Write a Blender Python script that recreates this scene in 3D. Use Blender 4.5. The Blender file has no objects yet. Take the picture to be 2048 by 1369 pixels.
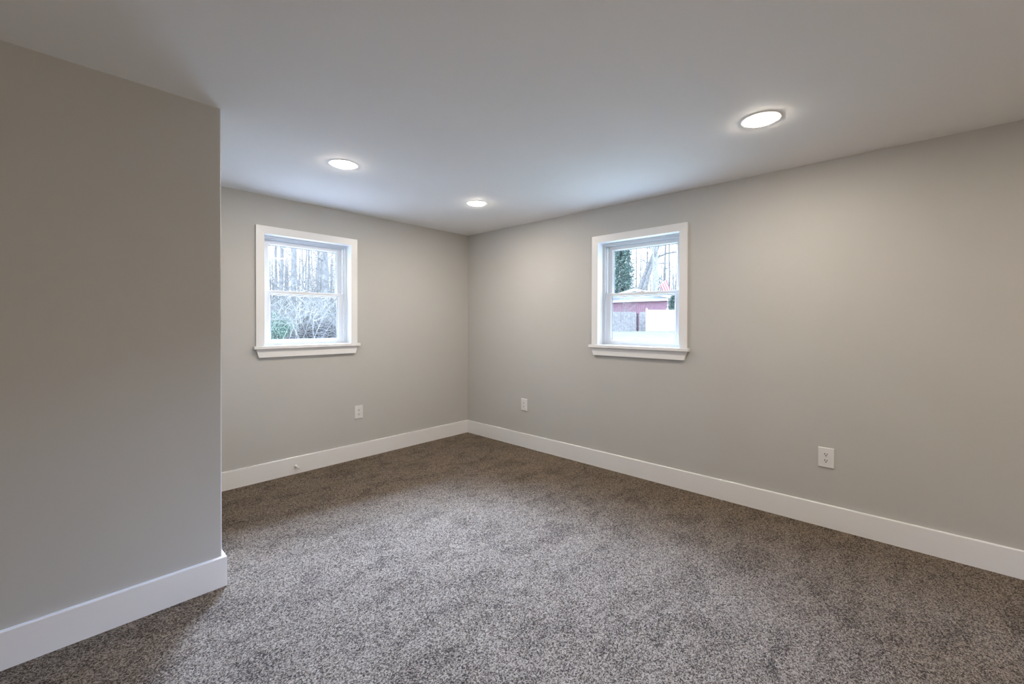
import bpy, bmesh, math, random
from mathutils import Vector, Matrix

scene = bpy.context.scene
COL = scene.collection
R = math.radians

# ------------------------------------------------------------------ camera
F_PX, CX, CY = 855.63, 1022.6, 655.0
YAW, PITCH, ROLL = 0.7520, -0.0083, 0.0028
CAM = Vector((-3.3149, -3.7996, 1.272))
fw = Vector((math.cos(YAW)*math.cos(PITCH), math.sin(YAW)*math.cos(PITCH), math.sin(PITCH)))
rt = Vector((math.sin(YAW), -math.cos(YAW), 0))
up = rt.cross(fw)
rt2 = rt*math.cos(ROLL) + up*math.sin(ROLL)
up2 = -rt*math.sin(ROLL) + up*math.cos(ROLL)
cd = bpy.data.cameras.new('camera')
cam = bpy.data.objects.new('camera', cd)
COL.objects.link(cam)
m = Matrix((rt2, up2, -fw)).transposed().to_4x4()
m.translation = CAM
cam.matrix_world = m
cd.sensor_width = 36.0
cd.sensor_fit = 'HORIZONTAL'
cd.lens = F_PX/2048*36.0
cd.shift_x = (1024-CX)/2048
cd.shift_y = (CY-684.5)/2048
cd.clip_start = 0.02
cd.clip_end = 400
scene.camera = cam

# ------------------------------------------------------------------ light and exposure
SKY_STRENGTH = 6.4
SKY_COLOR = (0.66, 0.80, 1.0)
LAMP_STRENGTH = 255.0
LAMP_COLOR = (1.0, 0.895, 0.76)
# added outdoor panels above the sight lines, boosting the window light in the room
DAY_FILL_RADIANCE = 285.0
def daylight_fill(name, loc, aim, sx, sy, k):
    ld = bpy.data.lights.new(name, 'AREA')
    ld.shape = 'RECTANGLE'
    ld.size, ld.size_y = sx, sy
    ld.color = (0.455, 0.625, 1.0)
    ld.energy = DAY_FILL_RADIANCE*k*math.pi*sx*sy
    o = bpy.data.objects.new(name, ld)
    COL.objects.link(o)
    o.location = loc
    o.rotation_euler = (Vector(aim)-Vector(loc)).to_track_quat('-Z', 'Y').to_euler()
daylight_fill('daylight_fill_north', (-0.6, 6.0, 5.6), (-1.8, 0.0, 1.5), 8.0, 4.5, 1.4)
daylight_fill('daylight_fill_east', (6.0, -0.6, 5.6), (0.0, -2.1, 1.5), 8.0, 4.5, 0.65)
# assumed next row of recessed lamps, unseen behind the viewpoint, added as fill
for p in ((-0.888, -5.38), (-2.032, -5.38)):
    hd = bpy.data.lights.new('rear_ceiling_fill', 'AREA')
    hd.shape = 'DISK'
    hd.size = 0.145
    hd.color = LAMP_COLOR
    hd.energy = LAMP_STRENGTH*math.pi*math.pi*0.0725**2*0.85
    ho_ = bpy.data.objects.new('rear_ceiling_fill', hd)
    COL.objects.link(ho_)
    ho_.location = (p[0], p[1], 2.285)
# added soft fill panel before the rear wall, brightening closet wall and ceiling
hd = bpy.data.lights.new('rear_fill_light', 'AREA')
hd.shape = 'RECTANGLE'
hd.size, hd.size_y = 0.9, 1.9
hd.color = (1.0, 0.78, 0.55)
hd.energy = 24.0
ho_ = bpy.data.objects.new('rear_fill_light', hd)
COL.objects.link(ho_)
ho_.location = (-3.0, -6.58, 1.0)
ho_.rotation_euler = (R(90), 0, 0)
w = bpy.data.worlds.new('overcast_sky')
scene.world = w
w.use_nodes = True
bg = w.node_tree.nodes['Background']
bg.inputs[0].default_value = (*SKY_COLOR, 1)
bg.inputs[1].default_value = SKY_STRENGTH
vs = scene.view_settings
vs.view_transform = 'Standard'
vs.look = 'None'
vs.gamma = 1.0
vs.use_curve_mapping = False
vs.exposure = 0.18
scene.cycles.max_bounces = 12
scene.cycles.diffuse_bounces = 8
scene.cycles.transparent_max_bounces = 16
scene.cycles.sample_clamp_indirect = 6.0

# ------------------------------------------------------------------ materials
def new_mat(name):
    mt = bpy.data.materials.new(name)
    mt.use_nodes = True
    nt = mt.node_tree
    return mt, nt, nt.nodes['Principled BSDF']

def N(nt, kind, **kw):
    n = nt.nodes.new(kind)
    for k, v in kw.items():
        if k.startswith('in_'):
            key = k[3:]
            key = int(key) if key.isdigit() else key.replace('_', ' ')
            n.inputs[key].default_value = v
        else:
            setattr(n, k, v)
    return n

def ramp(nt, stops, interp='LINEAR'):
    r = nt.nodes.new('ShaderNodeValToRGB')
    r.color_ramp.interpolation = interp
    el = r.color_ramp.elements
    while len(el) < len(stops):
        el.new(0.5)
    for e, (p, c) in zip(el, stops):
        e.position = p
        e.color = (*c, 1)
    return r

def simple(name, col, rough=0.5, var=0.0, scale=20.0, bump=0.0, bscale=200.0, spec=0.5):
    mt, nt, b = new_mat(name)
    b.inputs['Roughness'].default_value = rough
    b.inputs['Specular IOR Level'].default_value = spec
    tc = N(nt, 'ShaderNodeTexCoord')
    if var > 0:
        no = N(nt, 'ShaderNodeTexNoise', in_Scale=scale, in_Detail=4.0)
        nt.links.new(tc.outputs['Object'], no.inputs['Vector'])
        lo = tuple(max(0, c*(1-var)) for c in col)
        hi = tuple(min(1, c*(1+var)) for c in col)
        rp = ramp(nt, [(0.3, lo), (0.7, hi)])
        nt.links.new(no.outputs['Fac'], rp.inputs[0])
        nt.links.new(rp.outputs[0], b.inputs['Base Color'])
    else:
        b.inputs['Base Color'].default_value = (*col, 1)
    if bump > 0:
        n2 = N(nt, 'ShaderNodeTexNoise', in_Scale=bscale, in_Detail=3.0)
        nt.links.new(tc.outputs['Object'], n2.inputs['Vector'])
        bp = N(nt, 'ShaderNodeBump', in_Strength=bump, in_Distance=0.001)
        nt.links.new(n2.outputs['Fac'], bp.inputs['Height'])
        nt.links.new(bp.outputs[0], b.inputs['Normal'])
    return mt

M = {}
M['wall'] = simple('greige_wall_paint', (0.485, 0.477, 0.452), 0.62, 0.012, 3.0, 0.12, 260, 0.35)
M['ceiling'] = simple('white_ceiling_paint', (0.89, 0.885, 0.875), 0.75, 0.008, 2.0, 0.08, 240, 0.3)
M['trim'] = simple('white_trim_paint', (0.785, 0.785, 0.785), 0.32, 0.008, 6.0, 0.04, 90, 0.5)
M['vinyl'] = simple('white_vinyl', (0.70, 0.71, 0.715), 0.35)
M['lock'] = simple('white_lock_metal', (0.55, 0.55, 0.54), 0.35)
M['gasket'] = simple('grey_seal', (0.12, 0.13, 0.14), 0.6)
M['plate'] = simple('outlet_plastic', (0.73, 0.725, 0.72), 0.3)
M['slot'] = simple('dark_slot', (0.01, 0.01, 0.01), 0.6)
M['screw'] = simple('painted_screw', (0.68, 0.67, 0.65), 0.35)
M['lamp_trim'] = simple('white_lamp_trim', (0.82, 0.81, 0.79), 0.4)
M['rubber'] = simple('white_rubber', (0.70, 0.70, 0.69), 0.6)
M['chrome'] = simple('satin_metal', (0.5, 0.5, 0.5), 0.3)
M['chrome'].node_tree.nodes['Principled BSDF'].inputs['Metallic'].default_value = 0.8
M['siding'] = simple('outer_siding', (0.55, 0.54, 0.52), 0.7, 0.05, 8)

def emit_mat():
    mt = bpy.data.materials.new('lamp_lens_glow')
    mt.use_nodes = True
    nt = mt.node_tree
    nt.nodes.clear()
    e = N(nt, 'ShaderNodeEmission')
    e.inputs[0].default_value = (*LAMP_COLOR, 1)
    e.inputs[1].default_value = LAMP_STRENGTH
    o = N(nt, 'ShaderNodeOutputMaterial')
    nt.links.new(e.outputs[0], o.inputs[0])
    return mt
M['lens'] = emit_mat()

def glass_mat():
    mt = bpy.data.materials.new('window_glass')
    mt.use_nodes = True
    nt = mt.node_tree
    nt.nodes.clear()
    t = N(nt, 'ShaderNodeBsdfTransparent')
    t.inputs[0].default_value = (0.97, 0.985, 0.985, 1)
    g = N(nt, 'ShaderNodeBsdfGlossy')
    g.inputs['Roughness'].default_value = 0.0
    fr = N(nt, 'ShaderNodeFresnel', in_IOR=1.35)
    mx = N(nt, 'ShaderNodeMixShader')
    o = N(nt, 'ShaderNodeOutputMaterial')
    nt.links.new(fr.outputs[0], mx.inputs[0])
    nt.links.new(t.outputs[0], mx.inputs[1])
    nt.links.new(g.outputs[0], mx.inputs[2])
    nt.links.new(mx.outputs[0], o.inputs[0])
    return mt
M['glass'] = glass_mat()

def carpet_mat():
    mt, nt, b = new_mat('twist_pile_carpet')
    L = nt.links.new
    tc = N(nt, 'ShaderNodeTexCoord')
    # warp so the tufts are curled rather than round cells
    wn = N(nt, 'ShaderNodeTexNoise', in_Scale=160.0, in_Detail=2.0)
    L(tc.outputs['Object'], wn.inputs['Vector'])
    vm = N(nt, 'ShaderNodeVectorMath', operation='SCALE')
    vm.inputs['Scale'].default_value = 0.010
    L(wn.outputs['Color'], vm.inputs[0])
    va = N(nt, 'ShaderNodeVectorMath', operation='ADD')
    L(tc.outputs['Object'], va.inputs[0])
    L(vm.outputs[0], va.inputs[1])
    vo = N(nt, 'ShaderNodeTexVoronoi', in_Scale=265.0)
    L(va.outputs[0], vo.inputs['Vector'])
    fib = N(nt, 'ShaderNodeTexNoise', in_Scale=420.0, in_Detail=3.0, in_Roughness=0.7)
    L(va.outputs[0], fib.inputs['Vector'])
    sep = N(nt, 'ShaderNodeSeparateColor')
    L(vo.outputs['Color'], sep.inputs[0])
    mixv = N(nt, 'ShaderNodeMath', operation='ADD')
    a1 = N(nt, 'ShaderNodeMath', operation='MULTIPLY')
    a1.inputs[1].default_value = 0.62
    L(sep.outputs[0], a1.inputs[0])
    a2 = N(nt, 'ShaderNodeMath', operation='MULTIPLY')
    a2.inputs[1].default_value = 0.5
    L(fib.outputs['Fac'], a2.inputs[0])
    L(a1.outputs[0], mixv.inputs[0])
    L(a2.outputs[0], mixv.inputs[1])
    # nap: patches where the pile has been brushed or trodden another way
    nmap = N(nt, 'ShaderNodeMapping')
    nmap.inputs['Rotation'].default_value = (0, 0, 0.6)
    nmap.inputs['Scale'].default_value = (1.0, 1.7, 1.0)
    L(tc.outputs['Object'], nmap.inputs['Vector'])
    nap = N(nt, 'ShaderNodeTexNoise', in_Scale=4.0, in_Detail=5.0, in_Roughness=0.6, in_Distortion=0.5)
    L(nmap.outputs[0], nap.inputs['Vector'])
    nr = ramp(nt, [(0.37, (0, 0, 0)), (0.52, (1, 1, 1))])
    L(nap.outputs['Fac'], nr.inputs[0])
    ns = N(nt, 'ShaderNodeMath', operation='MULTIPLY_ADD')
    ns.inputs[1].default_value = 0.095
    ns.inputs[2].default_value = -0.085
    L(nr.outputs[0], ns.inputs[0])
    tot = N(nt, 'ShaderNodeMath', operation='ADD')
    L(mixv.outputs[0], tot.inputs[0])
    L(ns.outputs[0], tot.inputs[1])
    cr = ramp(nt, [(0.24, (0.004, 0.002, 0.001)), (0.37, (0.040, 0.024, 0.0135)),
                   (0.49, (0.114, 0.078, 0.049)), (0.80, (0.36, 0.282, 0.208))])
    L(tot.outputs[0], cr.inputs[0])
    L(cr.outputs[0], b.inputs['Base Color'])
    b.inputs['Roughness'].default_value = 0.95
    b.inputs['Specular IOR Level'].default_value = 0.1
    b.inputs['Sheen Weight'].default_value = 0.10
    b.inputs['Sheen Roughness'].default_value = 0.4
    b.inputs['Sheen Tint'].default_value = (0.85, 0.76, 0.66, 1)
    hb = N(nt, 'ShaderNodeMath', operation='SUBTRACT')
    L(fib.outputs['Fac'], hb.inputs[0])
    L(vo.outputs['Distance'], hb.inputs[1])
    bp = N(nt, 'ShaderNodeBump', in_Strength=0.9, in_Distance=0.006)
    L(hb.outputs[0], bp.inputs['Height'])
    L(bp.outputs[0], b.inputs['Normal'])
    return mt
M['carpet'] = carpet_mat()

# outdoor materials
M['bark'] = simple('grey_bark', (0.20, 0.195, 0.195), 0.9, 0.35, 6.0, 0.6, 30)
M['bark_pale'] = simple('pale_bark', (0.27, 0.265, 0.26), 0.9, 0.3, 6.0, 0.6, 30)
M['twig'] = simple('grey_twig', (0.27, 0.26, 0.26), 0.9, 0.2, 5.0)
M['twig_pale'] = simple('bleached_twig', (0.25, 0.24, 0.225), 0.85, 0.2, 5.0)
M['bramble'] = simple('bramble_stem', (0.165, 0.17, 0.16), 0.9, 0.35, 2.0)
M['needles'] = simple('evergreen_needles', (0.15, 0.215, 0.19), 0.8, 0.4, 3.0)
M['leaf'] = simple('shrub_leaf', (0.16, 0.235, 0.175), 0.6, 0.5, 9.0)
M['brush'] = simple('dead_brush', (0.17, 0.16, 0.15), 0.9, 0.35, 8.0)
M['fence_wood'] = simple('weathered_wood', (0.26, 0.25, 0.26), 0.85, 0.25, 7.0)
M['gap_dark'] = simple('dark_gap_shade', (0.05, 0.048, 0.05), 0.9, 0.3, 7.0)  # near-black colour standing in for shade in the fence gap
M['fence_vinyl'] = simple('white_fence_vinyl', (0.80, 0.81, 0.81), 0.45)
M['shed_red'] = simple('maroon_siding', (0.27, 0.155, 0.195), 0.8, 0.12, 4.0)
M['shed_white'] = simple('white_shed_trim', (0.80, 0.81, 0.81), 0.6)
M['shed_gable'] = simple('pale_gable_boards', (0.36, 0.38, 0.40), 0.8, 0.1, 6.0)

def ground_mat(name, stops, scale):
    mt, nt, b = new_mat(name)
    tc = N(nt, 'ShaderNodeTexCoord')
    n1 = N(nt, 'ShaderNodeTexNoise', in_Scale=scale, in_Detail=8.0, in_Roughness=0.75)
    nt.links.new(tc.outputs['Object'], n1.inputs['Vector'])
    rp = ramp(nt, stops)
    nt.links.new(n1.outputs['Fac'], rp.inputs[0])
    nt.links.new(rp.outputs[0], b.inputs['Base Color'])
    b.inputs['Roughness'].default_value = 0.95
    bp = N(nt, 'ShaderNodeBump', in_Strength=0.6, in_Distance=0.05)
    nt.links.new(n1.outputs['Fac'], bp.inputs['Height'])
    nt.links.new(bp.outputs[0], b.inputs['Normal'])
    return mt
M['lawn'] = ground_mat('winter_lawn', [(0.35, (0.13, 0.11, 0.10)), (0.47, (0.14, 0.15, 0.115)),
                                       (0.6, (0.20, 0.205, 0.165)), (0.72, (0.28, 0.26, 0.23))], 1.6)
M['litter'] = ground_mat('leaf_litter', [(0.35, (0.08, 0.07, 0.06)), (0.5, (0.14, 0.125, 0.105)),
                                         (0.65, (0.21, 0.19, 0.165))], 2.5)

def flag_mat():
    mt, nt, b = new_mat('striped_flag_cloth')
    tc = N(nt, 'ShaderNodeTexCoord')
    sx = N(nt, 'ShaderNodeSeparateXYZ')
    nt.links.new(tc.outputs['UV'], sx.inputs[0])
    mu = N(nt, 'ShaderNodeMath', operation='MULTIPLY')
    mu.inputs[1].default_value = 3.5
    nt.links.new(sx.outputs[0], mu.inputs[0])
    fr = N(nt, 'ShaderNodeMath', operation='FRACT')
    nt.links.new(mu.outputs[0], fr.inputs[0])
    rp = ramp(nt, [(0.0, (0.48, 0.10, 0.14)), (0.5, (0.8, 0.8, 0.8))], 'CONSTANT')
    nt.links.new(fr.outputs[0], rp.inputs[0])
    nt.links.new(rp.outputs[0], b.inputs['Base Color'])
    b.inputs['Roughness'].default_value = 0.8
    return mt
M['flag'] = flag_mat()

# ------------------------------------------------------------------ mesh helpers
def link(name, me, mat=None, parent=None, smooth=False):
    o = bpy.data.objects.new(name, me)
    COL.objects.link(o)
    if mat:
        me.materials.append(mat)
    if parent:
        o.parent = parent
    if smooth:
        for p in me.polygons:
            p.use_smooth = True
    return o

def from_bm(name, bm, mat, parent=None, smooth=False):
    bmesh.ops.recalc_face_normals(bm, faces=bm.faces)
    me = bpy.data.meshes.new(name)
    bm.to_mesh(me)
    bm.free()
    return link(name, me, mat, parent, smooth)

def box(bm, x0, x1, y0, y1, z0, z1):
    v = [bm.verts.new(c) for c in ((x0,y0,z0),(x1,y0,z0),(x1,y1,z0),(x0,y1,z0),(x0,y0,z1),(x1,y0,z1),(x1,y1,z1),(x0,y1,z1))]
    for f in ((0,3,2,1),(4,5,6,7),(0,1,5,4),(1,2,6,5),(2,3,7,6),(3,0,4,7)):
        bm.faces.new([v[i] for i in f])

def prism(bm, pts, axis, a, b):
    """Extrude a 2D outline along an axis (0, 1 or 2)."""
    def p3(p, t):
        if axis == 0: return (t, p[0], p[1])
        if axis == 1: return (p[0], t, p[1])
        return (p[0], p[1], t)
    A = [bm.verts.new(p3(p, a)) for p in pts]
    B = [bm.verts.new(p3(p, b)) for p in pts]
    n = len(pts)
    bm.faces.new(A)
    bm.faces.new(B[::-1])
    for i in range(n):
        bm.faces.new((A[i], B[i], B[(i+1) % n], A[(i+1) % n]))

def bevel(bm, off, seg=2):
    bmesh.ops.recalc_face_normals(bm, faces=bm.faces)
    bmesh.ops.bevel(bm, geom=list(bm.edges), offset=off, segments=seg, affect='EDGES', profile=0.5, clamp_overlap=True)

def boxo(name, mat, parent, b, bev=0.0):
    bm = bmesh.new()
    box(bm, *b)
    if bev:
        bevel(bm, bev)
    return from_bm(name, bm, mat, parent)

def ring(bm, outer, inner, prof):
    """Closed rectangular frame; prof = list of (t, n): t 0 at the outer and 1 at the inner rectangle."""
    loops = []
    for t, n in prof:
        u0 = outer[0]+(inner[0]-outer[0])*t
        u1 = outer[1]+(inner[1]-outer[1])*t
        z0 = outer[2]+(inner[2]-outer[2])*t
        z1 = outer[3]+(inner[3]-outer[3])*t
        loops.append([bm.verts.new(c) for c in ((u0,n,z0),(u1,n,z0),(u1,n,z1),(u0,n,z1))])
    k = len(loops)
    for i in range(k):
        a, b = loops[i], loops[(i+1) % k]
        for j in range(4):
            bm.faces.new((a[j], a[(j+1) % 4], b[(j+1) % 4], b[j]))

def lathe(bm, prof, seg=48, cap=True, axis='Z', org=(0,0,0)):
    """Revolve (radius, height) points."""
    rows = []
    for r, h in prof:
        row = []
        for i in range(seg):
            a = 2*math.pi*i/seg
            c = (r*math.cos(a), r*math.sin(a), h)
            if axis == 'Y':
                c = (c[0], c[2], c[1])
            row.append(bm.verts.new((c[0]+org[0], c[1]+org[1], c[2]+org[2])))
        rows.append(row)
    for a, b in zip(rows, rows[1:]):
        for i in range(seg):
            bm.faces.new((a[i], a[(i+1) % seg], b[(i+1) % seg], b[i]))
    if cap:
        bm.faces.new(rows[0])
        bm.faces.new(rows[-1])

def empty(name, loc, rz=0.0):
    o = bpy.data.objects.new(name, None)
    o.empty_display_size = 0.1
    COL.objects.link(o)
    o.location = loc
    o.rotation_euler = (0, 0, rz)
    return o

def tag(o, label, cat, group=None, kind=None):
    o['label'] = label
    o['category'] = cat
    if group: o['group'] = group
    if kind: o['kind'] = kind
    return o

def structure(o, label, cat):
    return tag(o, label, cat, None, 'structure')

def copy_tree(o, parent=None):
    c = o.copy()
    COL.objects.link(c)
    if parent:
        c.parent = parent
        c.matrix_parent_inverse = o.matrix_parent_inverse.copy()
    for ch in list(o.children):
        copy_tree(ch, c)
    return c

# ------------------------------------------------------------------ room shell
H = 2.30
XW, YR = -5.0, -6.6          # far left side and rear of the room, out of the picture
TW = 0.17                    # outer wall thickness
PX, PY = -2.763, -1.37       # free corner of the closet block
HOLE = (0.395, 1.03, 2.03)   # half width, bottom, top of a window opening
WC1, WC2 = -1.800, -2.125    # window centres along the two walls

def wall_with_hole(name, c, a0, a1, left):
    bm = bmesh.new()
    hw, zb, zt = HOLE
    us = [a0, c-hw, c+hw, a1]
    zs = [-0.02, zb, zt, H+0.02]
    def V(u, n, z): return bm.verts.new((u, n, z) if left else (n, u, z))
    for n, flip in ((0.0, False), (TW, True)):
        grid = [[V(u, n, z) for z in zs] for u in us]
        for i in range(3):
            for j in range(3):
                if i == 1 and j == 1: continue
                bm.faces.new((grid[i][j], grid[i+1][j], grid[i+1][j+1], grid[i][j+1]))
        if n == 0.0: g0 = grid
        else: g1 = grid
    lo = [(1,1),(2,1),(2,2),(1,2)]
    for k in range(4):
        a, b = lo[k], lo[(k+1) % 4]
        bm.faces.new((g0[a[0]][a[1]], g0[b[0]][b[1]], g1[b[0]][b[1]], g1[a[0]][a[1]]))
    edge = [(0,0),(1,0),(2,0),(3,0),(3,1),(3,2),(3,3),(2,3),(1,3),(0,3),(0,2),(0,1)]
    for k in range(12):
        a, b = edge[k], edge[(k+1) % 12]
        bm.faces.new((g0[a[0]][a[1]], g0[b[0]][b[1]], g1[b[0]][b[1]], g1[a[0]][a[1]]))
    return from_bm(name, bm, M['wall'])

structure(wall_with_hole('wall_left', WC1, XW-TW, TW, True), 'greige painted wall with the window over a doorstop', 'wall')
structure(wall_with_hole('wall_right', WC2, YR-TW, 0.0, False), 'long greige painted wall with two outlets', 'wall')
structure(boxo('wall_rear', M['wall'], None, (XW-TW, 0, YR-TW, YR, -0.02, H+0.02)), 'greige wall behind the viewpoint', 'wall')
structure(boxo('wall_side', M['wall'], None, (XW-TW, XW, YR, 0, -0.02, H+0.02)), 'greige side wall beyond the closet block', 'wall')

bm = bmesh.new()
box(bm, XW, PX, PY, 0.0, -0.01, H+0.01)
ed = [e for e in bm.edges if all(abs(v.co.x-PX) < 1e-4 and abs(v.co.y-PY) < 1e-4 for v in e.verts)]
bmesh.ops.bevel(bm, geom=ed, offset=0.006, segments=4, affect='EDGES', profile=0.5)
structure(from_bm('wall_closet', bm, M['wall']), 'greige closet wall jutting into the room with a free corner', 'wall')

structure(boxo('ceiling', M['ceiling'], None, (XW-TW, TW, YR-TW, TW, H, H+0.15)), 'flat white painted ceiling with recessed lights', 'ceiling')
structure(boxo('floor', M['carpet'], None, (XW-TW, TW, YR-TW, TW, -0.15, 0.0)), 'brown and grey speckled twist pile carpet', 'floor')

BH, BT = 0.1425, 0.017
def base_profile():
    return [(0, 0), (BT, 0), (BT, BH-0.004), (BT-0.0012, BH-0.0012), (BT-0.004, BH), (0, BH)]
def baseboard(name, pts, lab):
    """pts: wall line, room side on the right hand when walking along it."""
    bm = bmesh.new()
    prof = base_profile()
    rows = []
    n = len(pts)
    for i, p in enumerate(pts):
        p = Vector(p)
        d0 = (p-Vector(pts[i-1])).normalized() if i else None
        d1 = (Vector(pts[i+1])-p).normalized() if i < n-1 else None
        d0 = d0 or d1
        d1 = d1 or d0
        n0 = Vector((d0.y, -d0.x)); n1 = Vector((d1.y, -d1.x))
        mi = (n0+n1).normalized()
        mi = mi/max(0.2, mi.dot(n0))
        rows.append([bm.verts.new((p.x+mi.x*o, p.y+mi.y*o, z)) for o, z in prof])
    k = len(prof)
    for a, b in zip(rows, rows[1:]):
        for j in range(k):
            bm.faces.new((a[j], a[(j+1) % k], b[(j+1) % k], b[j]))
    bm.faces.new(rows[0]); bm.faces.new(rows[-1])
    return structure(from_bm(name, bm, M['trim']), lab, 'baseboard')
baseboard('baseboard_closet', [(XW, PY), (PX, PY), (PX, -BT)], 'white baseboard wrapping the free corner of the closet wall')
baseboard('baseboard_left', [(PX, 0), (-BT, 0)], 'white baseboard carrying the doorstop')
baseboard('baseboard_right', [(0, 0), (0, YR)], 'long white baseboard running below the two outlets')

# ------------------------------------------------------------------ windows (local: x along the wall, y outwards)
def make_window(name, loc, rz, lab):
    w0 = empty(name, loc, rz)
    structure(w0, lab, 'window')
    hi, ho, zt, zo, zs = 0.362, 0.4235, 1.990, 2.052, 1.088
    T = 0.018
    for s in (-1, 1):
        bm = bmesh.new()
        prism(bm, [(s*hi, zs), (s*ho, zs), (s*ho, zo), (s*hi, zt)], 1, -T, 0.0)
        bevel(bm, 0.0015)
        from_bm('side_casing', bm, M['trim'], w0)
    bm = bmesh.new()
    prism(bm, [(-hi, zt), (hi, zt), (ho, zo), (-ho, zo)], 1, -T, 0.0)
    bevel(bm, 0.0015)
    from_bm('head_casing', bm, M['trim'], w0)
    # stool with ears, angled apron
    bm = bmesh.new()
    e = 0.4425
    prism(bm, [(-e, -0.043), (e, -0.043), (e, 0.0), (hi+0.004, 0.0), (hi+0.004, 0.078), (-hi-0.004, 0.078), (-hi-0.004, 0.0), (-e, 0.0)], 2, 1.0625, zs)
    bevel(bm, 0.003)
    from_bm('window_stool', bm, M['trim'], w0)
    bm = bmesh.new()
    prism(bm, [(-0.424, 1.0625), (0.424, 1.0625), (0.4045, 0.994), (-0.4045, 0.994)], 1, -0.022, 0.0)
    bevel(bm, 0.002)
    from_bm('apron', bm, M['trim'], w0)
    # jamb boards
    jo = hi+0.004
    bm = bmesh.new()
    for s in (-1, 1):
        x0, x1 = sorted((s*jo, s*(jo+0.016)))
        box(bm, x0, x1, 0.0, 0.075, zs, zt+0.020)
    box(bm, -jo, jo, 0.0, 0.075, zt+0.004, zt+0.020)
    from_bm('jamb', bm, M['trim'], w0)
    # vinyl frame with tracks
    bm = bmesh.new()
    O = (-0.392, 0.392, 1.04, 2.026)
    I = (-0.342, 0.342, 1.100, 1.967)
    ring(bm, O, I, [(0, 0.076), (0.82, 0.076), (0.82, 0.082), (1.0, 0.082), (1.0, 0.0845), (0.86, 0.0845), (0.86, 0.113),
                    (1.0, 0.113), (1.0, 0.1175), (0.90, 0.1175), (0.90, 0.146), (1.0, 0.146), (1.0, 0.165), (0, 0.165)])
    from_bm('vinyl_frame', bm, M['vinyl'], w0)
    def sash(nm, z0, z1, n0, bot, top):
        bm = bmesh.new()
        ou = (-0.339, 0.339, z0, z1)
        inn = (-0.283, 0.283, z0+bot, z1-top)
        ring(bm, ou, inn, [(0, n0+0.002), (0.06, n0), (0.80, n0), (0.86, n0+0.003), (1.0, n0+0.011), (1.0, n0+0.019),
                           (0.8, n0+0.027), (0.06, n0+0.027), (0, n0+0.025)])
        s = from_bm(nm, bm, M['vinyl'], w0)
        g = bmesh.new()
        for n in (n0+0.0115, n0+0.0185):
            vs_ = [g.verts.new(c) for c in ((inn[0], n, inn[2]), (inn[1], n, inn[2]), (inn[1], n, inn[3]), (inn[0], n, inn[3]))]
            g.faces.new(vs_)
        me = bpy.data.meshes.new('glass_pane'); g.to_mesh(me); g.free()
        link('glass_pane', me, M['glass'], s)
        k = bmesh.new()
        ring(k, (inn[0]-0.0005, inn[1]+0.0005, inn[2]-0.0005, inn[3]+0.0005), (inn[0]+0.0035, inn[1]-0.0035, inn[2]+0.0035, inn[3]-0.0035),
             [(0, n0+0.0125), (1, n0+0.0125), (1, n0+0.0175), (0, n0+0.0175)])
        from_bm('spacer', k, M['gasket'], s)
        return s
    lo = sash('lower_sash', 1.101, 1.545, 0.086, 0.032, 0.031)
    sash('upper_sash', 1.509, 1.966, 0.1185, 0.030, 0.040)
    # cam lock on the meeting rail
    bm = bmesh.new()
    prism(bm, [(-0.030, 0.089), (0.030, 0.089), (0.026, 0.110), (-0.026, 0.110)], 2, 1.5452, 1.5500)
    lathe(bm, [(0.011, 1.5500), (0.011, 1.5560), (0.008, 1.5580)], 16, True, 'Z', (0.0, 0.100, 0))
    lk = from_bm('sash_lock', bm, M['lock'], lo)
    bm = bmesh.new()
    prism(bm, [(-0.004, 0.094), (0.004, 0.094), (0.034, 0.088), (0.036, 0.094), (0.006, 0.103)], 2, 1.5562, 1.5605)
    from_bm('lock_lever', bm, M['lock'], lk)
    # tilt latches at the rail ends
    for s in (-1, 1):
        x0, x1 = sorted((s*0.295, s*0.330))
        boxo('tilt_latch', M['vinyl'], lo, (x0, x1, 0.090, 0.106, 1.5452, 1.5485))
    return w0
make_window('window_1', (WC1, 0, 0), 0.0, 'white trimmed double hung window looking onto bare woods')
make_window('window_2', (0, WC2, 0), -math.pi/2, 'white trimmed double hung window looking onto a maroon shed')

# ------------------------------------------------------------------ recessed ceiling lights
def make_lamp(loc):
    r = empty('ceiling_light', loc)
    bm = bmesh.new()
    prof = [(0.0735, 0.0), (0.0735, -0.0036), (0.0885, -0.0030), (0.0915, -0.0016), (0.0925, 0.0)]
    lathe(bm, prof, 64, False)
    from_bm('trim_ring', bm, M['lamp_trim'], r)
    bm = bmesh.new()
    prof = [(0.0735, -0.0034), (0.0725, -0.0056), (0.066, -0.0070), (0.044, -0.0080), (0.016, -0.0084)]
    lathe(bm, prof, 48, True)
    from_bm('lens', bm, M['lens'], r, True)
    return r
lamps = [((-2.032, -1.110), 'lit round recessed light in the ceiling nearest the closet corner'),
         ((-0.845, -1.079), 'lit round recessed light nearest the inner room corner'),
         ((-0.888, -3.240), 'lit round recessed light set along the right wall, seen largest')]
l0 = make_lamp((lamps[0][0][0], lamps[0][0][1], H))
for i, (p, lab) in enumerate(lamps):
    o = l0 if i == 0 else copy_tree(l0)
    o.location = (p[0], p[1], H)
    tag(o, lab, 'ceiling light', 'recessed ceiling lights')

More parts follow.
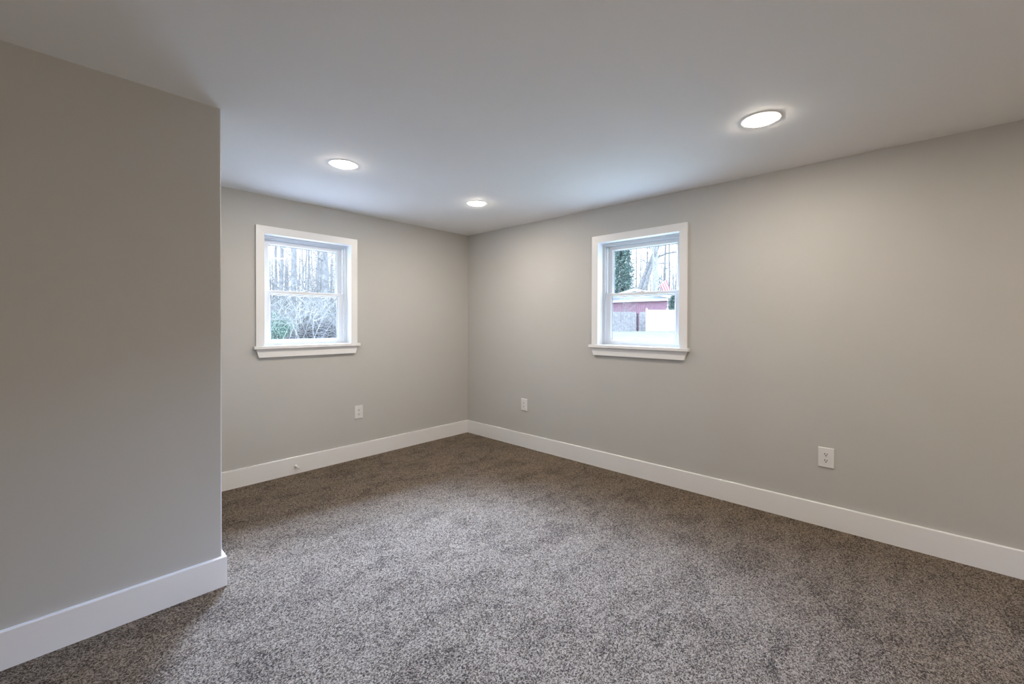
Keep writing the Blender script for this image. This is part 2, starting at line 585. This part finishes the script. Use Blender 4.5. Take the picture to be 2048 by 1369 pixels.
# ------------------------------------------------------------------ outlets (local: x along wall, -y into the room)
def make_outlet():
    r = empty('wall_outlet', (0, 0, 0))
    PW, PH = 0.041, 0.0625
    bm = bmesh.new()
    prof = [(0, 0.0), (0, -0.0025), (0.04, -0.0045), (0.12, -0.0060)]
    rows = []
    for t, n in prof:
        a, b = PW-t*0.03, PH-t*0.03
        rows.append([bm.verts.new(c) for c in ((-a, n, -b), (a, n, -b), (a, n, b), (-a, n, b))])
    for p, q in zip(rows, rows[1:]):
        for j in range(4):
            bm.faces.new((p[j], p[(j+1) % 4], q[(j+1) % 4], q[j]))
    bm.faces.new(rows[-1]); bm.faces.new(rows[0])
    from_bm('cover_plate', bm, M['plate'], r)
    for s in (1, -1):
        zc = s*0.0195
        bm = bmesh.new()
        pts = []
        for i in range(40):
            a = 2*math.pi*i/40
            x, z = 0.0172*math.cos(a), 0.0172*math.sin(a)
            z = max(-0.0142, min(0.0142, z))
            pts.append((x, zc+z))
        prism(bm, pts, 1, -0.0078, -0.0050)
        rc = from_bm('receptacle', bm, M['plate'], r)
        for x, hh in ((-0.0064, 0.0050), (0.0064, 0.0042)):
            boxo('slot', M['slot'], rc, (x-0.0017, x+0.0017, -0.0081, -0.0070, zc+0.0035-hh, zc+0.0035+hh))
        bm = bmesh.new()
        pts = [(0.0036*math.cos(a), zc-0.0075+max(-0.0025, 0.0036*math.sin(a))) for a in [2*math.pi*i/16 for i in range(16)]]
        prism(bm, pts, 1, -0.0081, -0.0070)
        from_bm('ground_hole', bm, M['slot'], rc)
    bm = bmesh.new()
    lathe(bm, [(0.0034, -0.0055), (0.0034, -0.0066), (0.0024, -0.0073)], 16, True, 'Y')
    from_bm('screw', bm, M['screw'], r)
    return r
outlets = [((-1.356, 0, 0.4355), 0.0, 'white duplex outlet below the woods window, on the shorter wall'),
           ((0, -0.885, 0.4365), -math.pi/2, 'white duplex outlet between the room corner and the shed window'),
           ((0, -3.414, 0.4355), -math.pi/2, 'white duplex outlet farthest from the room corner on the long wall')]
o0 = make_outlet()
for i, (p, rz, lab) in enumerate(outlets):
    o = o0 if i == 0 else copy_tree(o0)
    o.location = p
    o.rotation_euler = (0, 0, rz)
    tag(o, lab, 'outlet', 'duplex wall outlets')

# ------------------------------------------------------------------ doorstop on the baseboard
ds = empty('doorstop', (-1.925, -BT, 0.066))
tag(ds, 'small white rod doorstop screwed to the baseboard under the woods window', 'doorstop')
bm = bmesh.new()
lathe(bm, [(0.0125, 0.0), (0.0125, -0.003), (0.008, -0.010), (0.0055, -0.014), (0.0048, -0.058)], 20, True, 'Y')
from_bm('rod', bm, M['plate'], ds, True)
bm = bmesh.new()
lathe(bm, [(0.0085, -0.056), (0.0095, -0.060), (0.0095, -0.070), (0.007, -0.074)], 20, True, 'Y')
from_bm('bumper', bm, M['rubber'], ds, True)

# ------------------------------------------------------------------ outdoors
GZ = 0.72
class Tubes:
    def __init__(s): s.v = []; s.f = []
    def tube(s, pts, radii, k=6, cap=True):
        prev = None
        base = len(s.v)
        n = len(pts)
        for i, p in enumerate(pts):
            t = (pts[min(i+1, n-1)]-pts[max(i-1, 0)]).normalized()
            a = t.cross(Vector((0.31, 0.83, 0.46))).normalized()
            b = t.cross(a)
            for j in range(k):
                an = 2*math.pi*j/k
                s.v.append(p+(a*math.cos(an)+b*math.sin(an))*radii[i])
        for i in range(n-1):
            for j in range(k):
                s.f.append((base+i*k+j, base+i*k+(j+1) % k, base+(i+1)*k+(j+1) % k, base+(i+1)*k+j))
        if cap:
            s.f.append(tuple(base+j for j in range(k)))
            s.f.append(tuple(base+(n-1)*k+j for j in range(k)))
    def leaf(s, p, d, l, wd):
        sd = d.cross(Vector((random.uniform(-1,1), random.uniform(-1,1), random.uniform(-1,1)))).normalized()*wd
        b = len(s.v)
        s.v += [p, p+d*l*0.5+sd, p+d*l, p+d*l*0.5-sd]
        s.f.append((b, b+1, b+2, b+3))
    def build(s, name, mat, parent=None, org=(0,0,0)):
        me = bpy.data.meshes.new(name)
        o = Vector(org)
        me.from_pydata([v-o for v in s.v], [], s.f)
        me.update()
        return link(name, me, mat, parent, True)

def rv(rg, a=1.0): return Vector((rg.uniform(-a, a), rg.uniform(-a, a), rg.uniform(-a, a)))

def grow(T, rg, p, d, length, r, depth, k=4):
    n = 5
    pts = [p.copy()]
    dd = d.normalized()
    for i in range(n):
        dd = (dd+rv(rg, 0.22)+Vector((0, 0, 0.05))).normalized()
        pts.append(pts[-1]+dd*(length/n))
    T.tube(pts, [max(0.0035, r*(1-0.8*i/n)) for i in range(n+1)], k, False)
    if depth <= 0: return
    for i in range(1, n+1):
        for _ in range(rg.choice((1, 1, 2))):
            q = (dd+rv(rg, 0.95)).normalized()
            grow(T, rg, pts[i], q, length*rg.uniform(0.35, 0.6), max(0.004, r*0.45*(1-0.5*i/n)), depth-1, 3)

def bare_tree(label, path, r0, r1, seed, nb=14, blen=2.6, bark='bark', zlow=2.0, extra=(), depth=2, group=None):
    rg = random.Random(seed)
    base = Vector(path[0])
    root = empty('bare_tree', base)
    T = Tubes()
    pts = []
    P = [Vector(q) for q in path]
    for a, b in zip(P, P[1:]):
        for i in range(5):
            pts.append(a.lerp(b, i/5)+(rv(rg, 0.03) if (i or pts) else Vector()))
    pts.append(P[-1])
    n = len(pts)
    rad = [r0*1.35 if i == 0 else r0+(r1-r0)*i/(n-1) for i in range(n)]
    T.tube(pts, rad, 12)
    T.build('trunk', M[bark], root, base)
    B = Tubes()
    for br in extra:
        q = [Vector(c) for c in br[0]]
        fine = []
        for a, b in zip(q, q[1:]):
            for i in range(4): fine.append(a.lerp(b, i/4)+rv(rg, 0.02))
        fine.append(q[-1])
        m_ = len(fine)
        LB = Tubes()
        LB.tube(fine, [br[1]+(br[2]-br[1])*i/(m_-1) for i in range(m_)], 8)
        for i in range(2, m_, 2):
            grow(LB, rg, fine[i], (rv(rg)+Vector((0, 0, 0.3))), blen*0.5, br[2]*0.5, 1)
        LB.build('limb', M[bark], root, base)
    for _ in range(nb):
        i = rg.randrange(1, n)
        if pts[i].z < zlow and rg.random() < 0.8: i = rg.randrange(n//2, n)
        az = rg.uniform(0, 2*math.pi)
        d = Vector((math.cos(az), math.sin(az), rg.uniform(0.2, 0.9)))
        if nb <= 10: B = Tubes()
        grow(B, rg, pts[i], d, blen*rg.uniform(0.6, 1.2), max(0.012, rad[i]*0.32), depth)
        if nb <= 10: B.build('branch', M['twig'], root, base)
    if nb > 10: B.build('branches', M['twig'], root, base)
    tag(root, label, 'tree', group)
    return root

def straight(x, y, h, lean=(0, 0), z=GZ):
    return [(x, y, z-0.05), (x+lean[0]*0.5, y+lean[1]*0.5, z+h*0.5), (x+lean[0], y+lean[1], z+h)]

# the ground
bm = bmesh.new()
box(bm, TW+0.02, 75, -40, 40, GZ-0.6, GZ)
structure(from_bm('ground', bm, M['lawn']), 'patchy winter lawn running up to the fences', 'lawn')
bm = bmesh.new()
box(bm, -50, TW+0.01, TW+0.02, 75, GZ-0.6, GZ+0.012)
box(bm, TW+0.01, 14.0, 9.0, 75, GZ-0.6, GZ+0.012)
structure(from_bm('ground', bm, M['litter']), 'leaf littered woodland ground beyond the brush pile', 'ground')

# --- woods seen through window 1
WL = 'bare trees in the woods'
bare_tree('thin straight bare trunk farthest left in the woods window', straight(5.92, 24.42, 12), 0.075, 0.05, 1, 8, 2.0, group=WL)
bare_tree('bare tree second from the left edge of the woods window', straight(5.43, 22.01, 12), 0.095, 0.07, 2, 10, 2.2, group=WL)
bare_tree('slim sapling just left of the thick trunk in the woods window', straight(7.23, 25.94, 9, (0.4, 0)), 0.04, 0.02, 3, 12, 1.6, group=WL)
bare_tree('thick grey trunk left of centre in the woods window', straight(4.35, 17.30, 12), 0.125, 0.095, 4, 10, 2.2, 'bark', 3.0, group=WL)
bare_tree('slender sapling near the middle of the woods window', straight(7.50, 24.19, 9, (-0.2, 0.2)), 0.038, 0.018, 5, 14, 1.7, group=WL)
bare_tree('far straight trunk right of centre in the woods window', straight(10.12, 30.18, 12), 0.075, 0.05, 6, 10, 2.4, group=WL)
bare_tree('grey trunk directly beside the thickest right hand trunk in the woods window', straight(9.38, 26.58, 12), 0.09, 0.07, 7, 14, 2.4, group=WL)
bare_tree('thickest trunk, twiggy, near the right edge of the woods window', straight(4.89, 15.26, 11), 0.125, 0.095, 8, 26, 1.7, 'bark', 0.8, group=WL)
bare_tree('thin leaning sapling against the right edge of the woods window', straight(7.28, 20.03, 8, (0.2, -0.1)), 0.03, 0.012, 9, 12, 1.4, group=WL)
bare_tree('thin bare tree crossing the woods window with one long leaning limb', straight(5.3, 18.4, 8, (0.1, 0.1)), 0.045, 0.02, 10, 16, 1.8,
          extra=[([(5.0, 17.0, 2.2), (4.17, 15.9, 3.1), (3.6, 15.6, 4.6)], 0.022, 0.008)], group=WL)

def thicket(name, label, cat, cells, seed, mat, hmin, hmax, r, nb, bl):
    rg = random.Random(seed)
    T = Tubes()
    for x, y in cells(rg):
        h = rg.uniform(hmin, hmax)
        p = Vector((x, y, GZ-0.05)); q = p+Vector((rg.uniform(-.4,.4), rg.uniform(-.4,.4), h))
        pts = [p, p.lerp(q, .33)+rv(rg, .06), p.lerp(q, .66)+rv(rg, .06), q]
        rr = r*rg.uniform(0.5, 1.5)
        T.tube(pts, [rr, rr*.8, rr*.6, rr*.3], 5, False)
        for _ in range(nb):
            t = rg.uniform(0.15, 1.0)
            az = rg.uniform(0, 6.283)
            grow(T, rg, p.lerp(q, t), Vector((math.cos(az), math.sin(az), rg.uniform(0.1, 1.0))), bl*rg.uniform(.5, 1.2), rr*.4, 1, 3)
    o = T.build(name, mat)
    return tag(o, label, cat, None, 'stuff')

def fan(az0, az1, d0, d1, n):
    def f(rg):
        for _ in range(n):
            a = R(rg.uniform(az0, az1)); d = rg.uniform(d0, d1)
            yield CAM.x+math.cos(a)*d, CAM.y+math.sin(a)*d
    return f
thicket('distant_woods', 'hazy mass of far bare trunks behind the woods window', 'woods', fan(58, 80, 36, 62, 360), 21, M['twig'], 3, 9.5, 0.06, 9, 2.0)
thicket('distant_woods', 'hazy mass of far bare trunks behind the shed', 'woods', fan(14, 36, 60, 82, 290), 22, M['twig'], 4, 12, 0.07, 10, 2.6)
thicket('brambles', 'tangle of pale bare stems filling the woods floor', 'brambles', fan(58, 79, 20, 30, 300), 23, M['bramble'], 0.6, 2.0, 0.007, 7, 0.9)

# arching bleached stems over the brush pile
rg = random.Random(5)
T = Tubes()
for _ in range(70):
    p = Vector((rg.uniform(1.3, 3.6), rg.uniform(9.6, 13.0), GZ))
    a = rg.uniform(0, 6.283); L_ = rg.uniform(0.6, 1.9)
    d = Vector((math.cos(a), math.sin(a), 0)); hgt = rg.uniform(0.5, 1.5)
    pts = [p+d*L_*t+Vector((0, 0, hgt*math.sin(math.pi*min(1, t*0.85)))) for t in [i/7 for i in range(8)]]
    T.tube(pts, [0.006-0.0005*i for i in range(8)], 4, False)
    for i in (2, 4, 6):
        grow(T, rg, pts[i], rv(rg)+Vector((0, 0, .4)), 0.45, 0.005, 1, 3)
tag(T.build('dead_stems', M['twig_pale']), 'bleached dead stems arching over the brush pile', 'dead stems', None, 'stuff')

# brush pile
rg = random.Random(9)
T = Tubes()
for _ in range(1100):
    c = Vector((2.75, 10.3, GZ))
    ang = rg.uniform(0, 6.283); rr = rg.uniform(0, 1)**0.5
    x, y = math.cos(ang)*rr*1.05, math.sin(ang)*rr*0.7
    top = 0.68*(1-rr*rr)
    p = c+Vector((x*0.8+y*0.4, -x*0.75+y*0.5, rg.uniform(0.0, max(0.05, top))))
    d = rv(rg); d.z *= 0.35
    d.normalize(); l = rg.uniform(0.25, 0.7)
    T.tube([p-d*l/2, p+rv(rg, .03), p+d*l/2], [0.008, 0.007, 0.004], 4, False)
tag(T.build('brush_pile', M['brush']), 'low dark mound of cut brush in the lower right of the woods window', 'brush pile', None, 'stuff')

def leafy_shrub(label, c, rad, n, mat, seed, lw=0.03):
    rg = random.Random(seed); random.seed(seed)
    c = Vector(c)
    root = empty('leafy_shrub', c)
    S = Tubes(); Lf = Tubes()
    for i in range(26):
        a = rg.uniform(0, 6.283); el = rg.uniform(0.4, 1.5)
        tip = c+Vector((math.cos(a)*math.cos(el)*rad[0], math.sin(a)*math.cos(el)*rad[1], math.sin(el)*rad[2]))*rg.uniform(.6, 1)
        S.tube([c, c.lerp(tip, .5)+rv(rg, .05), tip], [0.014, 0.010, 0.004], 4, False)
    for _ in range(n):
        a = rg.uniform(0, 6.283); el = math.asin(rg.uniform(0, 1)); q = rg.uniform(0.55, 1.0)*(1+0.18*math.sin(a*3+el*4))
        p = c+Vector((math.cos(a)*math.cos(el)*rad[0]*q, math.sin(a)*math.cos(el)*rad[1]*q, math.sin(el)*rad[2]*q))
        Lf.leaf(p, (rv(rg)+Vector((0, 0, .3))).normalized(), rg.uniform(.03, .065), lw)
    S.build('stems', M['twig'], root, c)
    Lf.build('foliage', mat, root, c)
    tag(root, label, 'shrub')
leafy_shrub('round green leafy shrub low in the woods window', (1.75, 12.1, GZ), (0.75, 0.8, 0.85), 6500, M['leaf'], 31, 0.018)

# --- yard seen through window 2
WR = 'bare trees behind the shed'
bare_tree('thick leaning trunk rising behind the shed peak', [(41.0, 19.1, GZ-0.05), (41.67, 18.42, 5.23), (42.15, 17.93, 7.29), (42.93, 17.13, 9.79), (43.9, 16.2, 13.5)], 0.37, 0.20, 41, 10, 2.8, 'bark', 7.0, group=WR)
bare_tree('forked tree with a long limb arching right behind the shed', [(40.7, 18.0, GZ-0.05), (41.02, 17.65, 5.15), (41.32, 17.35, 6.58), (41.67, 16.99, 8.1), (41.8, 16.8, 11.0)], 0.30, 0.12, 42, 8, 2.6, 'bark', 7.0,
          extra=[([(41.5, 17.15, 7.3), (41.67, 16.95, 8.1), (42.13, 16.51, 8.7), (42.59, 16.02, 9.0), (43.23, 15.34, 9.2), (44.2, 14.3, 9.2)], 0.13, 0.07)], group=WR)
bare_tree('broad upright trunk with the flag pole on it', straight(39.93, 15.92, 15), 0.31, 0.25, 43, 14, 3.0, 'bark_pale', 5.5, group=WR)
bare_tree('slim far trunk high above the shed peak', straight(45.98, 19.72, 15), 0.10, 0.07, 44, 14, 2.6, 'bark', 5.5, group=WR)
bare_tree('crooked far trunk right of the flag tree', straight(45.4, 17.4, 14, (0.3, -0.2)), 0.11, 0.06, 45, 18, 3.0, 'bark', 5.5, group=WR)
bare_tree('far twiggy tree at the right edge of the shed window', straight(49.75, 18.55, 14), 0.12, 0.07, 46, 24, 3.4, 'bark', 5.0, group=WR)
bare_tree('bare trunk standing beside the evergreen', straight(44.4, 21.4, 15), 0.19, 0.14, 47, 12, 2.6, 'bark', 5.5, group=WR)
bare_tree('small bare tree between the evergreen and the leaning trunk', straight(46.0, 21.15, 12, (0.2, 0.1)), 0.08, 0.04, 48, 18, 2.4, 'bark', 5.5, group=WR)

def evergreen(label, c, h, rad, n, seed, zmin):
    rg = random.Random(seed); random.seed(seed)
    c = Vector(c)
    root = empty('evergreen_tree', c)
    T = Tubes()
    T.tube([c-Vector((0, 0, .05)), c+Vector((0, 0, h*.5)), c+Vector((0, 0, h))], [0.14, 0.09, 0.02], 10)
    T.build('trunk', M['bark'], root, c)
    F = Tubes()
    for _ in range(n):
        z = rg.uniform(zmin, h)
        rr = rad*(1-(z-zmin)/(h-zmin))**0.7*0.95+0.12
        a = rg.uniform(0, 6.283)
        l = rr*rg.uniform(.55, 1.1)
        d = Vector((math.cos(a), math.sin(a), -0.25))
        p0 = c+Vector((0, 0, z))
        for i in range(9):
            t = rg.uniform(.08, 1)
            p = p0+d*l*t+rv(rg, .08)
            F.leaf(p, (d+rv(rg, .7)).normalized(), rg.uniform(.18, .36), .06)
    F.build('foliage', M['needles'], root, c)
    tag(root, label, 'tree')
evergreen('tall dark evergreen left of the shed peak in the shed window', (42.0, 21.1, GZ), 15.0, 2.1, 2000, 51, 1.6)
evergreen('small evergreen showing past the right end of the shed', (43.3, 15.2, GZ), 4.2, 0.9, 190, 52, 0.3)

# shed
sh = empty('shed', (31.9, 14.2, GZ))
tag(sh, 'maroon board sided shed with a white low gabled roof', 'shed')
x0, x1, yL, yR, yP = 31.9, 36.5, 17.3, 11.2, 14.2
ze, zp = 3.26, 4.30
def local(bm):
    for v in bm.verts:                      # the side wall runs back at an angle to the front
        v.co.y += (v.co.x-31.9)*0.44
    bmesh.ops.translate(bm, verts=bm.verts, vec=-Vector((31.9, 14.2, GZ)))
    return bm
bm = bmesh.new(); box(bm, x0, x1, yR, yL, GZ-0.02, ze)
for i in range(31):
    y = yR+0.05+i*(yL-yR-0.1)/30
    box(bm, x0-0.03, x0+0.01, y-0.025, y+0.025, GZ, ze)
from_bm('wall', local(bm), M['shed_red'], sh)
bm = bmesh.new(); prism(bm, [(yR, ze), (yL, ze), (yL, ze+0.35), (yP, zp), (yR, ze+0.35)], 0, x0-0.02, x1)
from_bm('gable', local(bm), M['shed_gable'], sh)
bm = bmesh.new()
sl = 0.235
def roof_pts(o): return [(yR-0.25, zp-sl*(yP-yR+0.25)+o), (yP, zp+o), (yL+0.25, zp-sl*(yL-yP+0.25)+o)]
lo_, hi_ = roof_pts(0.03), roof_pts(0.11)
prism(bm, lo_+hi_[::-1], 0, x0-0.35, x1+0.2)
from_bm('roof', local(bm), M['shed_white'], sh)
bm = bmesh.new()
lo_, hi_ = roof_pts(-0.12), roof_pts(0.12)
prism(bm, lo_+hi_[::-1], 0, x0-0.39, x0-0.352)
from_bm('rake_board', local(bm), M['shed_white'], sh)
bm = bmesh.new(); box(bm, x0-0.30, x0-0.02, yR-0.05, yL+0.05, ze-0.02, ze+0.15)
from_bm('fascia_board', local(bm), M['shed_white'], sh)

# weathered picket fence
def along(a, b, t): return Vector(a).lerp(Vector(b), t)
A_, B_ = Vector((25.2, 14.05, GZ)), Vector((27.93, 11.12, GZ))
fr = empty('picket_fence', A_)
tag(fr, 'weathered grey board fence in front of the shed', 'fence')
dirn = (B_-A_).normalized(); nrm = Vector((dirn.y, -dirn.x, 0))
if nrm.dot(CAM-A_) < 0: nrm = -nrm
def slab(bm, p, d, n, wd, th, z0, z1, pointed=False):
    c = [p+d*(-wd/2)-n*(th/2), p+d*(wd/2)-n*(th/2), p+d*(wd/2)+n*(th/2), p-d*(wd/2)+n*(th/2)]
    lo = [bm.verts.new((q.x, q.y, z0)) for q in c]
    hi = [bm.verts.new((q.x, q.y, z1)) for q in c]
    bm.faces.new(lo); 
    for j in range(4): bm.faces.new((lo[j], lo[(j+1) % 4], hi[(j+1) % 4], hi[j]))
    if pointed:
        t0 = bm.verts.new(((c[0]+c[1])/2).to_tuple()[:2]+(z1+0.06,)); t1 = bm.verts.new(((c[2]+c[3])/2).to_tuple()[:2]+(z1+0.06,))
        bm.faces.new((hi[0], hi[1], t0)); bm.faces.new((hi[2], hi[3], t1))
        bm.faces.new((hi[1], hi[2], t1, t0)); bm.faces.new((hi[3], hi[0], t0, t1))
    else: bm.faces.new(hi)
LEN = (B_-A_).length
rg = random.Random(3)
npk = int(LEN/0.135)
for i in range(npk+1):
    if abs(i*0.135-(LEN*0.826)) < 0.068: continue
    p = A_+dirn*(i*0.135)
    bm = bmesh.new()
    slab(bm, p-A_, dirn, nrm, 0.125, 0.022, 0.02, 1.46+rg.uniform(-.03, .03), True)
    from_bm('picket', bm, M['fence_wood'], fr)
for z in (0.3, 1.15):
    bm = bmesh.new()
    slab(bm, (B_-A_)/2-nrm*0.035, dirn, nrm, LEN, 0.04, z, z+0.09)
    from_bm('rail', bm, M['fence_wood'], fr)
for t in (0.02, 0.36, 0.70, 0.99):
    bm = bmesh.new()
    slab(bm, (B_-A_)*t-nrm*0.105, dirn, nrm, 0.09, 0.09, -0.3, 1.5)
    from_bm('post', bm, M['fence_wood'], fr)

bm = bmesh.new()  # dark slab added to paint the shade of the open gap
slab(bm, (B_-A_)*0.826-nrm*0.03, dirn, nrm, 0.13, 0.05, -0.2, 1.36)
gp = from_bm('gap_shade', bm, M['gap_dark'], fr)
gp['label'] = 'dark slab giving the gap between boards its shade'

# white vinyl fence
A2, B2 = Vector((26.98, 10.67, GZ)), Vector((30.6, 6.8, GZ))
vf = empty('vinyl_fence', A2)
tag(vf, 'white vinyl privacy fence panels with square posts', 'fence')
d2 = (B2-A2).normalized(); n2 = Vector((d2.y, -d2.x, 0))
if n2.dot(CAM-A2) < 0: n2 = -n2
for i, s in enumerate((0.0, 1.545, 3.09, 4.63)):
    bm = bmesh.new()
    slab(bm, d2*s, d2, n2, 0.115, 0.115, -0.3, 1.69, True)
    from_bm('post', bm, M['fence_vinyl'], vf)
    if s < 4:
        bm = bmesh.new()
        slab(bm, d2*(s+0.7725), d2, n2, 1.43, 0.03, 0.05, 1.60)
        for k in range(1, 9):
            slab(bm, d2*(s+0.06+k*0.1585)+n2*0.0155, d2, n2, 0.012, 0.004, 0.12, 1.5)
        slab(bm, d2*(s+0.7725), d2, n2, 1.43, 0.055, 1.52, 1.62)
        slab(bm, d2*(s+0.7725), d2, n2, 1.43, 0.055, 0.04, 0.15)
        from_bm('panel', bm, M['fence_vinyl'], vf)

# flag on its pole, fixed to the broad trunk
FP0, FPD = Vector((39.64, 15.78, 5.00)), Vector((0.84, -1.10, 1.18))
fp = empty('flagpole', FP0)
tag(fp, 'slanted pole on the broad trunk carrying the flag', 'flagpole')
T = Tubes(); T.tube([Vector((0.05, 0.03, -0.04)), FPD], [0.022, 0.016], 8)
T.build('pole', M['shed_white'], fp)
T = Tubes(); T.tube([Vector((0.10, 0.05, -0.08)), Vector((0.03, -0.06, 0.08))], [0.04, 0.04], 8)
T.build('bracket', M['chrome'], fp)
me = bpy.data.meshes.new('flag')
vv, ff, uv = [], [], []
nu, nv = 24, 14
t0_, t1_ = FP0+FPD*0.34, FP0+FPD*0.80
for j in range(nv+1):
    for i in range(nu+1):
        u, v = i/nu, j/nv
        p = t0_.lerp(t1_, u)-Vector((0, 0, 0.018))
        p += Vector((0.22, -0.34, -1.05))*v
        p += Vector((-0.5, -0.3, 0)).normalized()*0.035*math.sin(u*15+v*2)*min(1, v*2)
        vv.append(p); uv.append((u, v))
for j in range(nv):
    for i in range(nu):
        a = j*(nu+1)+i
        ff.append((a, a+1, a+nu+2, a+nu+1))
org = Vector(vv[0])
me.from_pydata([p-org for p in vv], [], ff)
ul = me.uv_layers.new(name='UVMap')
for lp in me.loops: ul.data[lp.index].uv = uv[lp.vertex_index]
fo = link('flag', me, M['flag'], None, True)
fo.location = org
sm = fo.modifiers.new('thickness', 'SOLIDIFY'); sm.thickness = 0.004
tag(fo, 'red and white striped flag hanging from a slanted pole', 'flag')

# pale bare sapling by the fence
bare_tree('pale bare sapling in front of the weathered fence', straight(23.7, 11.25, 2.4, (0.5, -0.5)), 0.02, 0.008, 61, 12, 1.2, 'twig_pale', 0.4)

# window portals help the daylight find its way in
for loc, rot in (((WC1, 0.168, 1.53), (R(-90), 0, 0)), ((0.168, WC2, 1.53), (0, R(90), 0))):
    ld = bpy.data.lights.new('window_portal', 'AREA')
    ld.shape = 'RECTANGLE'
    if rot[0]: ld.size, ld.size_y = 0.78, 0.98
    else: ld.size, ld.size_y = 0.98, 0.78
    ld.cycles.is_portal = True
    lo = bpy.data.objects.new('window_portal', ld)
    COL.objects.link(lo)
    lo.location = loc
    lo.rotation_euler = rot
